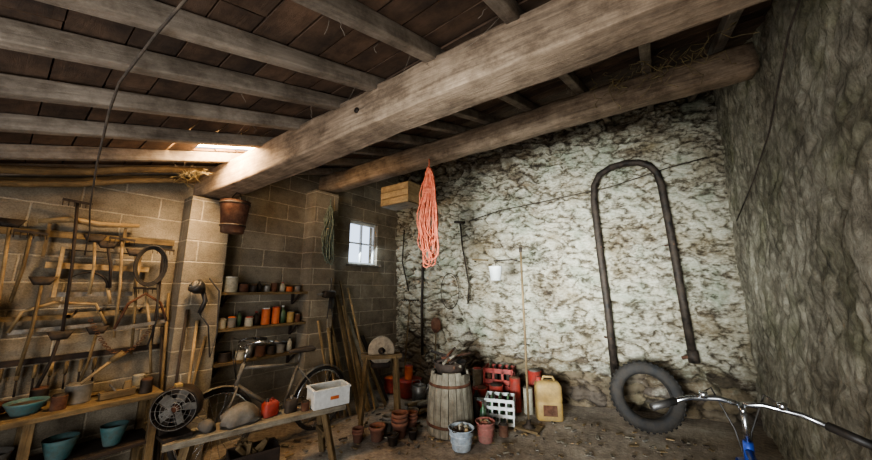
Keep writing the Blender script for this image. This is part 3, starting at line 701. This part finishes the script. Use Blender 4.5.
b=B('wooden_barrel'); cx,cy=-2.15,3.24; n=18; H=.62
def br(t): return .262-.05*t+.012*math.sin(t*math.pi)
for k in range(n):
    a0=2*math.pi*(k+.04)/n; a1=2*math.pi*(k+.96)/n; vs=[];fs=[];uvs=[];lv=7; top=H+random.uniform(-.03,.015)
    for i in range(lv+1):
        t=i/lv; r=br(t)+random.uniform(-.002,.002)
        for (a,rr) in ((a0,r),((a0+a1)/2,r+.004),(a1,r),(a1,r-.022),(a0,r-.022)): vs.append((cx+rr*math.cos(a),cy+rr*math.sin(a),t*top))
    for i in range(lv):
        for j in range(5):
            j2=(j+1)%5; fs.append((i*5+j,i*5+j2,(i+1)*5+j2,(i+1)*5+j)); uvs.append([(i*.09,j*.03),(i*.09,j*.03+.03),(i*.09+.09,j*.03+.03),(i*.09+.09,j*.03)])
    fs.append(tuple(lv*5+j for j in range(5)));uvs.append([(0,0)]*5)
    b.add(vs,fs,W_grey,uvs)
for t in(.16,.80):
    r=br(t)+.004; b.lathe([(r,t*H-.014),(r+.006,t*H-.014),(r+.004,t*H+.014),(r-.002,t*H+.014)],rust,loc=(cx,cy,0),n=36)
b.lathe([(0,H-.05),(.2,H-.05)],W_dark,loc=(cx,cy,0),n=24)
b.done()
b=B('firewood_basket'); 
b.lathe([(0,H-.04),(.14,H-.04),(.19,H+.10),(.18,H+.10),(.13,H-.02),(0,H-.02)],W_dark,loc=(cx,cy,0),n=24)
for k in range(14):
    a=random.uniform(0,3.14); x=cx+random.uniform(-.08,.08); y=cy+random.uniform(-.08,.08); z=H+.03+.011*k; l=random.uniform(.08,.19)
    b.tube([(x-l*math.cos(a),y-l*math.sin(a),z),(x+l*math.cos(a),y+l*math.sin(a),z+.03)],.015,random.choice([W_old,rust,W_dark,W_grey]),7)
b.done()
def bucket(name,x,y,r,h,m,fill):
    b=B(name); b.lathe([(0,0),(r*.72,0),(r*.74,.01),(r*.97,h*.95),(r*1.05,h),(r*1.0,h+.004),(r*.92,h*.94),(r*.68,.02),(0,.02)],m,loc=(x,y,0),n=28)
    for t in(.35,.7): rr=r*(.74+.25*t)+.003; b.lathe([(rr-.003,h*t-.006),(rr+.003,h*t),(rr-.003,h*t+.006)],m,loc=(x,y,0),n=28)
    b.lathe([(r*.9,h*.8),(r*.4,h*.86),(0,h*.88)],fill,loc=(x,y,0),n=20)
    b.tube([(x-r,y,h*.92),(x-r*.8,y-r*.6,h*1.0),(x,y-r*1.12,h*1.0),(x+r*.8,y-r*.6,h*1.0),(x+r,y,h*.92)],.004,iron,6)
    for k in range(9):
        a=random.uniform(0,6.28); q=r*.55*random.random(); s_=random.uniform(.018,.03)
        b.lathe([(0,-s_)]+[(s_*math.sin(t),-s_*math.cos(t)) for t in(.6,1.2,1.8,2.4)]+[(0,s_)],random.choice([creamp,W_light,soil,terra]),loc=(x+q*math.cos(a),y+q*math.sin(a),h*.92),n=10)
    b.done()
bucket('enamel_bucket',-1.82,2.94,.125,.19,enam,soil)
bucket('faded_red_bucket',-1.70,3.22,.10,.19,pinkp,soil)
b=B('white_bottle_crate'); T=Matrix.Translation((-1.78,3.76,.005))@Matrix.Rotation(math.radians(20),4,'Z')
w,d,h=.32,.26,.28
for z in(.02,.10,.18,.26):
    for s_ in(-1,1): b.box(None,(w,.01,.035),whitep,M=T@Matrix.Translation((0,s_*d/2,z))); b.box(None,(.01,d,.035),whitep,M=T@Matrix.Translation((s_*w/2,0,z)))
for k in range(5):
    x=-w/2+k*w/4
    for s_ in(-1,1): b.box(None,(.018,.012,h-.005),whitep,M=T@Matrix.Translation((x,s_*d/2,h/2)))
for k in range(4):
    y=-d/2+k*d/3
    for s_ in(-1,1): b.box(None,(.012,.018,h-.005),whitep,M=T@Matrix.Translation((s_*w/2,y,h/2)))
b.box(None,(w,d,.008),whitep,M=T@Matrix.Translation((0,0,.004)))
for i in(-1,0,1):
    for j in(-.5,.5): b.lathe([(0,.01),(.035,.01),(.035,.17),(.013,.23),(.013,.29),(0,.29)],greenp,M=T@Matrix.Translation((i*.095,j*.11,0)),n=14)
b.done()
def rcrate(x,y,z,ang,m,w=.40,d=.28,h=.24):
    b=B('bottle_crate'); T=Matrix.Translation((x,y,z))@Matrix.Rotation(ang,4,'Z')
    for zz in(.03,h-.03):
        for s_ in(-1,1): b.box(None,(w,.012,.06),m,M=T@Matrix.Translation((0,s_*d/2,zz))); b.box(None,(.012,d,.06),m,M=T@Matrix.Translation((s_*w/2,0,zz)))
    for k in range(4):
        xx=-w/2+k*w/3
        for s_ in(-1,1): b.box(None,(.03,.012,h),m,M=T@Matrix.Translation((xx,s_*d/2,h/2)))
    b.box(None,(w,d,.01),m,M=T@Matrix.Translation((0,0,.005)))
    for i in(-1.5,-.5,.5,1.5):
        for j in(-.5,.5): b.lathe([(0,.012),(.035,.012),(.035,.14),(.013,.18),(.013,.225),(0,.225)],random.choice([greenp,iron,rust]),M=T@Matrix.Translation((i*.09,j*.12,0)),n=12)
    b.done()
rcrate(-2.08,4.40,0,.28,redp); rcrate(-2.08,4.40,.25,.28,redp,.38,.26,.2)
can('rusty_drum',-1.98,4.08,0,.09,.30,redp,iron)
can('rusty_drum',-2.2,4.04,0,.10,.24,redp,rust)
can('gas_canister',-1.62,4.53,.0,.09,.44,redp,steel)
can('rusty_drum',-1.76,4.18,0,.07,.40,redp,rust)
can('paint_can',-1.60,4.20,0,.06,.30,creamp,steel)
bottle('wine_bottle',-1.86,3.48,0,.04,.28,greenp,leather); bottle('wine_bottle',-2.0,3.56,0,.04,.27,iron,leather)
can('rusty_tin_can',-1.60,3.44,0,.05,.11,rust,iron); can('rusty_tin_can',-2.03,3.74,0,.07,.20,redp,steel)
bottle('oil_bottle',-2.14,3.84,0,.05,.30,blackp,redp)
can('paint_can',-2.28,3.78,0,.08,.20,creamp,greyp); can('paint_can',-2.34,4.24,0,.07,.42,creamp,redp)
b=B('tool_box'); b.box((-2.6,3.80,.10),(.36,.20,.20),redp); b.box((-2.6,3.80,.205),(.37,.21,.015),iron); b.tube([(-2.70,3.80,.21),(-2.68,3.80,.25),(-2.52,3.80,.25),(-2.50,3.80,.21)],.008,steel); b.done(.006)
b=B('metal_pail'); b.lathe([(0,0),(.11,0),(.14,.28),(.145,.285),(.13,.28),(.10,.02),(0,.02)],iron,loc=(-2.58,4.20,0)); b.tube([(-2.71,4.20,.27),(-2.68,4.13,.31),(-2.58,4.10,.33),(-2.48,4.13,.31),(-2.45,4.20,.27)],.004,iron,5); b.done()
b=B('watering_can'); x,y=-2.95,3.68
b.lathe([(0,0),(.10,0),(.10,.22),(.09,.23),(.085,.22),(.085,.02),(0,.02)],steel,loc=(x,y,0)); b.tube([(x+.09,y-.02,.05),(x+.16,y-.05,.20),(x+.2,y-.06,.25)],[.018,.012,.010],steel,8); b.lathe([(.01,0),(.035,.03),(0,.032)],steel,M=Matrix.Translation((x+.2,y-.06,.25))@Euler((0,.9,0)).to_matrix().to_4x4(),n=14)
b.tube([(x-.09,y,.06),(x-.15,y,.16),(x-.12,y,.27),(x,y,.29),(x+.07,y,.22)],.007,steel,7); b.done()
b=B('red_plastic_tub'); b.loft([(0,.12,.16),(.20,.14,.18),(.21,.15,.19),(.22,.15,.19)],redp,loc=(-3.28,3.84,0)); b.done()
can('orange_canister',-3.28,3.84,.222,.06,.18,orangep,redp); can('paint_can',-3.60,3.80,0,.10,.2,redp,orangep); can('rusty_drum',-2.86,4.1,0,.11,.40,redp,iron)
b=B('pole_stand'); x,y=-1.44,3.76
b.box((x,y,.012),(.26,.20,.024),W_old); b.lathe([(0,.02),(.08,.02),(.03,.05),(.02,.10),(0,.1)],iron,loc=(x,y,0)); b.tube([(x,y,.03),(x+.005,y,1.0),(x,y,2.02)],.013,W_old,10)
ex=V((-.81,-.35,0)).normalized()
a=V((x,y,1.86)); b.tube([a,a+ex*.10+V((0,0,.03)),a+ex*.33+V((0,0,.02))],.009,iron,6)
b.tube([a+V((0,0,.12)),a+V((0,0,.18))],.02,iron,8)
b.tube([a+ex*.31+V((0,0,.02)),a+ex*.31+V((0,0,-.04))],.004,iron,5)
q=a+ex*.31
b.lathe([(0,-.22),(.06,-.22),(.08,-.06),(.085,-.05),(.075,-.05),(.055,-.20),(0,-.20)],whitep,M=Matrix.Translation(q),n=22)
b.tube([q+V((-.08,0,-.06)),q+V((-.04,0,-.02)),q+V((0,0,-.005)),q+V((.04,0,-.02)),q+V((.08,0,-.06))],.003,iron,5)
for zz in (.9,1.3): b.tube([(x-.05,y,zz),(x+.05,y,zz)],.006,iron,6)
b.done()
b=B('jerrycan'); T=Matrix.Translation((-1.34,4.18,0))@Matrix.Rotation(math.radians(28),4,'Z')
b.loft([(0,.145,.09),(.015,.155,.10),(.20,.155,.10),(.21,.150,.096),(.22,.155,.10),(.38,.155,.10),(.42,.13,.09),(.435,.10,.06)],yell,M=T,n=32,p=5)
b.tube([T@V((-.06,0,.43)),T@V((-.05,0,.475)),T@V((.06,0,.475)),T@V((.10,0,.40))],.014,yell,8)
b.lathe([(.03,.41),(.03,.47),(0,.47)],redp,M=T@Matrix.Translation((-.105,0,0)),n=18)
b.box(None,(.16,.004,.12),rust,M=T@Matrix.Translation((0,-.101,.12)))
b.done()
b=B('motorcycle_tyre'); 
nrm_=V((.15,-.93,.20)).normalized(); zq=nrm_; xq=V((0,0,1)).cross(zq).normalized(); yq=zq.cross(xq)
M=Matrix(((xq.x,yq.x,zq.x,0),(xq.y,yq.y,zq.y,0),(xq.z,yq.z,zq.z,0),(0,0,0,1))); M=Matrix.Translation((-.34,4.48,.362))@M
b.lathe([(.225,-.05),(.255,-.075),(.31,-.08),(.345,-.06),(.355,0),(.345,.06),(.31,.08),(.255,.075),(.225,.05),(.235,.03),(.28,.06),(.32,.04),(.33,0),(.32,-.04),(.28,-.06),(.235,-.03),(.225,-.05)],rubber,M=M,n=48)
for k in range(40):
    a=k*2*math.pi/40
    for s_ in(-1,1): b.box(None,(.012,.025,.06),rubber,M=M@Matrix.Rotation(a+.08*s_,4,'Z')@Matrix.Translation((.350,0,.038*s_))@Matrix.Rotation(-.4*s_,4,'Y'))
b.done()
b=B('iron_bar'); b.tube([SW(.51,1.92,.10),SW(.50,1.2,.10),SW(.52,.5,.12)],.022,iron,8); b.tube([SW(.48,1.95,.10),SW(.60,1.95,.10)],.016,rust); b.done()
b=B('wall_hook'); b.tube([SW(1.15,2.60,.06),SW(1.18,2.5,.12),SW(1.2,2.2,.12),SW(1.25,1.9,.12),SW(1.3,1.6,.12),SW(1.27,1.3,.10)],.012,iron,7)
b.tube([SW(1.06,2.62,.08),SW(1.24,2.60,.08)],.02,iron,7); b.done()
b=B('wire_hoop'); b.tube([SW(.98+.15*math.cos(a),1.50+.28*math.sin(a),.10) for a in [k*math.pi/12 for k in range(24)]],.006,iron,5,closed=True); b.done()
b=B('wall_bracket'); b.beam(SW(1.36,1.99,.10),SW(1.60,1.97,.10),.05,.02,W_old); b.tube([SW(1.4,1.96,.05),SW(1.4,1.96,.14)],.01,iron); b.done()
b=B('scythe_handle'); b.tube([SW(.15,2.55,.08),SW(.12,2.0,.08),SW(.25,1.5,.08)],.01,iron,6); b.done()
def longtool(name,s,sb,h,kind):
    b=B(name); base=SW(sb,0,.34); top=SW(s,h,.09); b.tube([base+V((0,0,.02)),(base+top)/2+V((0,0,.01)),top],.012,W_old,8)
    if kind=='shovel': b.loft([(0,.03,.012),(.06,.08,.012),(.17,.085,.014),(.23,.04,.01)],rust,M=Matrix.Translation(top)@Matrix.Rotation(.28,4,'Z'),n=18,p=3)
    if kind=='rake':
        b.tube([top-sd*.16,top+sd*.16],.009,iron,6)
        for k in range(9): b.tube([top+sd*(-.16+.04*k),top+sd*(-.16+.04*k)+V((0,0,-.02))+sn*.07],.004,iron,5)
    b.done()
longtool('shovel',.74,.80,.85,'shovel'); longtool('garden_rake',.28,.30,1.35,'rake')
b=B('leaning_board_pile')
for i,(p0_,p1_,w_,m) in enumerate((((-3.33,2.95,0),(-3.79,2.86,1.45),.07,W_old),((-3.3,3.08,0),(-3.79,2.98,1.30),.08,W_light),((-3.3,3.22,0),(-3.80,3.08,1.15),.07,W_grey),((-3.25,3.34,0),(-3.79,3.2,1.0),.05,W_old),((-3.35,3.46,0),(-3.80,3.36,.85),.08,W_dark),((-3.42,2.70,0),(-3.58,2.60,1.05),.03,W_light),((-3.38,2.78,0),(-3.57,2.68,.95),.035,W_old),((-3.36,2.84,0),(-3.79,2.76,1.2),.03,W_light),((-3.32,3.0,0),(-3.80,2.92,1.65),.03,W_old),((-3.25,3.15,0),(-3.79,3.05,1.55),.025,W_light),((-3.42,2.64,0),(-3.57,2.44,1.15),.022,W_light))):
    b.beam(p0_,p1_,w_,.02,m,up=(1,.2,0))
b.done(.002)
b=B('hanging_dried_vine')
for k in range(30):
    x=random.uniform(-.35,.5); y=2.93+random.uniform(-.35,.05); z=roof(x,y)-.01; pts=[V((x,y,z))]
    for i in range(7): pts.append(pts[-1]+V((random.uniform(-.06,.06),random.uniform(-.05,.05),-random.uniform(-.01,.06))))
    b.tube(pts,.0026,straw,4)
b.done()
b=B('straw_nest')
for k in range(80):
    x=-3.46+random.gauss(0,.10); y=.93+random.gauss(0,.05); z=roof(x,y)-.05+random.gauss(0,.02); a=random.random()*6.28
    b.tube([(x,y,z),(x+.08*math.cos(a),y+.08*math.sin(a),z+random.uniform(-.08,.02))],.0025,straw,3)
b.done()
b=B('ceiling_cobweb')
for k in range(60):
    v=random.choice((-.5,-.98,-1.42,-1.76,-2.2,-2.7,-3.22)); y=random.uniform(.6,3.2); x=v+random.uniform(-.03,.03); z=roof(x,y)+.0
    l=random.uniform(.02,.09); pts=[V((x,y,z))]
    for i in range(4): pts.append(pts[-1]+V((random.uniform(-.015,.015),random.uniform(-.015,.015),-l/4)))
    b.tube(pts,.0011,webm,4)
# fine sagging strands between rafters
vs_=(-.5,-.98,-1.42,-1.76,-2.2,-2.7)
for k in range(16):
    i=random.randrange(len(vs_)-1); y=random.uniform(.8,2.9); y2=y+random.uniform(-.25,.25); pts=[]
    for q in range(7):
        t=q/6; x=vs_[i]*(1-t)+vs_[i+1]*t; yy=y*(1-t)+y2*t; pts.append((x,yy,roof(x,yy)+.03-.07*math.sin(math.pi*t)))
    b.tube(pts,.0009,webm,4)
b.done()
b=B('floor_debris')
for k in range(750):
    x=random.uniform(-3.3,.3); y=random.uniform(1.2,4.4)
    if y<1.9 and x>-.3: continue
    s_=random.uniform(.006,.024); a=random.random()*3
    b.box((x,y,s_*.25),(s_*random.uniform(1,4),s_,s_*.5),random.choice([W_old,W_grey,soil,greyp,W_light]),rot=(0,0,a))
b.done()
b=B('firewood_scraps')
for k in range(22):
    x=random.uniform(-2.80,-2.60); y=random.uniform(3.33,3.48); a=random.random()*3; l=random.uniform(.06,.13); z=.025+.03*(k//6)
    b.beam((x-l*math.cos(a),y-l*math.sin(a),z),(x+l*math.cos(a),y+l*math.sin(a),z+.01),.04,.035,random.choice([W_old,W_dark,W_grey]))
b.done(.003)
b=B('wall_crack_line'); b.tube([(.60,Y_,z_) for Y_,z_ in((1.6,2.85),(2.1,2.78),(2.7,2.5),(3.3,2.35),(4.2,2.2))],.005,cord,6); b.done()  # thin dark tube added to stand in for the wall's crack line

# ---------------------------------------------------------------- lights
w=bpy.data.worlds.new('world'); sc.world=w; w.use_nodes=True; bg=w.node_tree.nodes['Background']
bg.inputs[0].default_value=(*c3('#d4e6ff'),1); bg.inputs[1].default_value=2.0
def area(n,loc,rot,sx,sy,e,col,spread=180):
    l=bpy.data.lights.new(n,'AREA'); l.shape='RECTANGLE'; l.size=sx; l.size_y=sy; l.energy=e; l.color=col; l.spread=math.radians(spread)
    o=lnk(bpy.data.objects.new(n,l)); o.location=loc; o.rotation_euler=rot; return o
def aim(o,t): o.rotation_euler=(V(t)-o.location).to_track_quat('-Z','Y').to_euler()
o=area('doorway_daylight',(-.6,-1.3,1.1),(0,0,0),2.0,1.6,105,(1,.975,.94)); aim(o,(-.6,4.8,1.5))
o=area('doorway_beam',(-.6,-1.3,1.3),(0,0,0),1.0,1.0,95,(.90,.98,1),42); aim(o,(-1.1,5,1.7))
o=area('skylight_glow',(-2.96,1.0,roof(-2.96,1.0)+.09),(0,0,0),.34,.4,44,(1,.76,.48)); aim(o,(-3.4,1.75,1.2))
l=bpy.data.lights.new('skylight_scatter','POINT'); l.energy=11; l.color=(1,.62,.32); l.shadow_soft_size=.06; o=lnk(bpy.data.objects.new('skylight_scatter',l)); o.location=(-2.96,.98,roof(-2.96,.98)-.05)
o=area('window_daylight',(-3.8,3.37,2.24),(0,0,0),.5,.6,16,(.75,.9,1)); aim(o,(-2.6,3.6,1.2))
sc.view_settings.view_transform='AgX'
try: sc.view_settings.look='AgX - Medium High Contrast'
except: pass
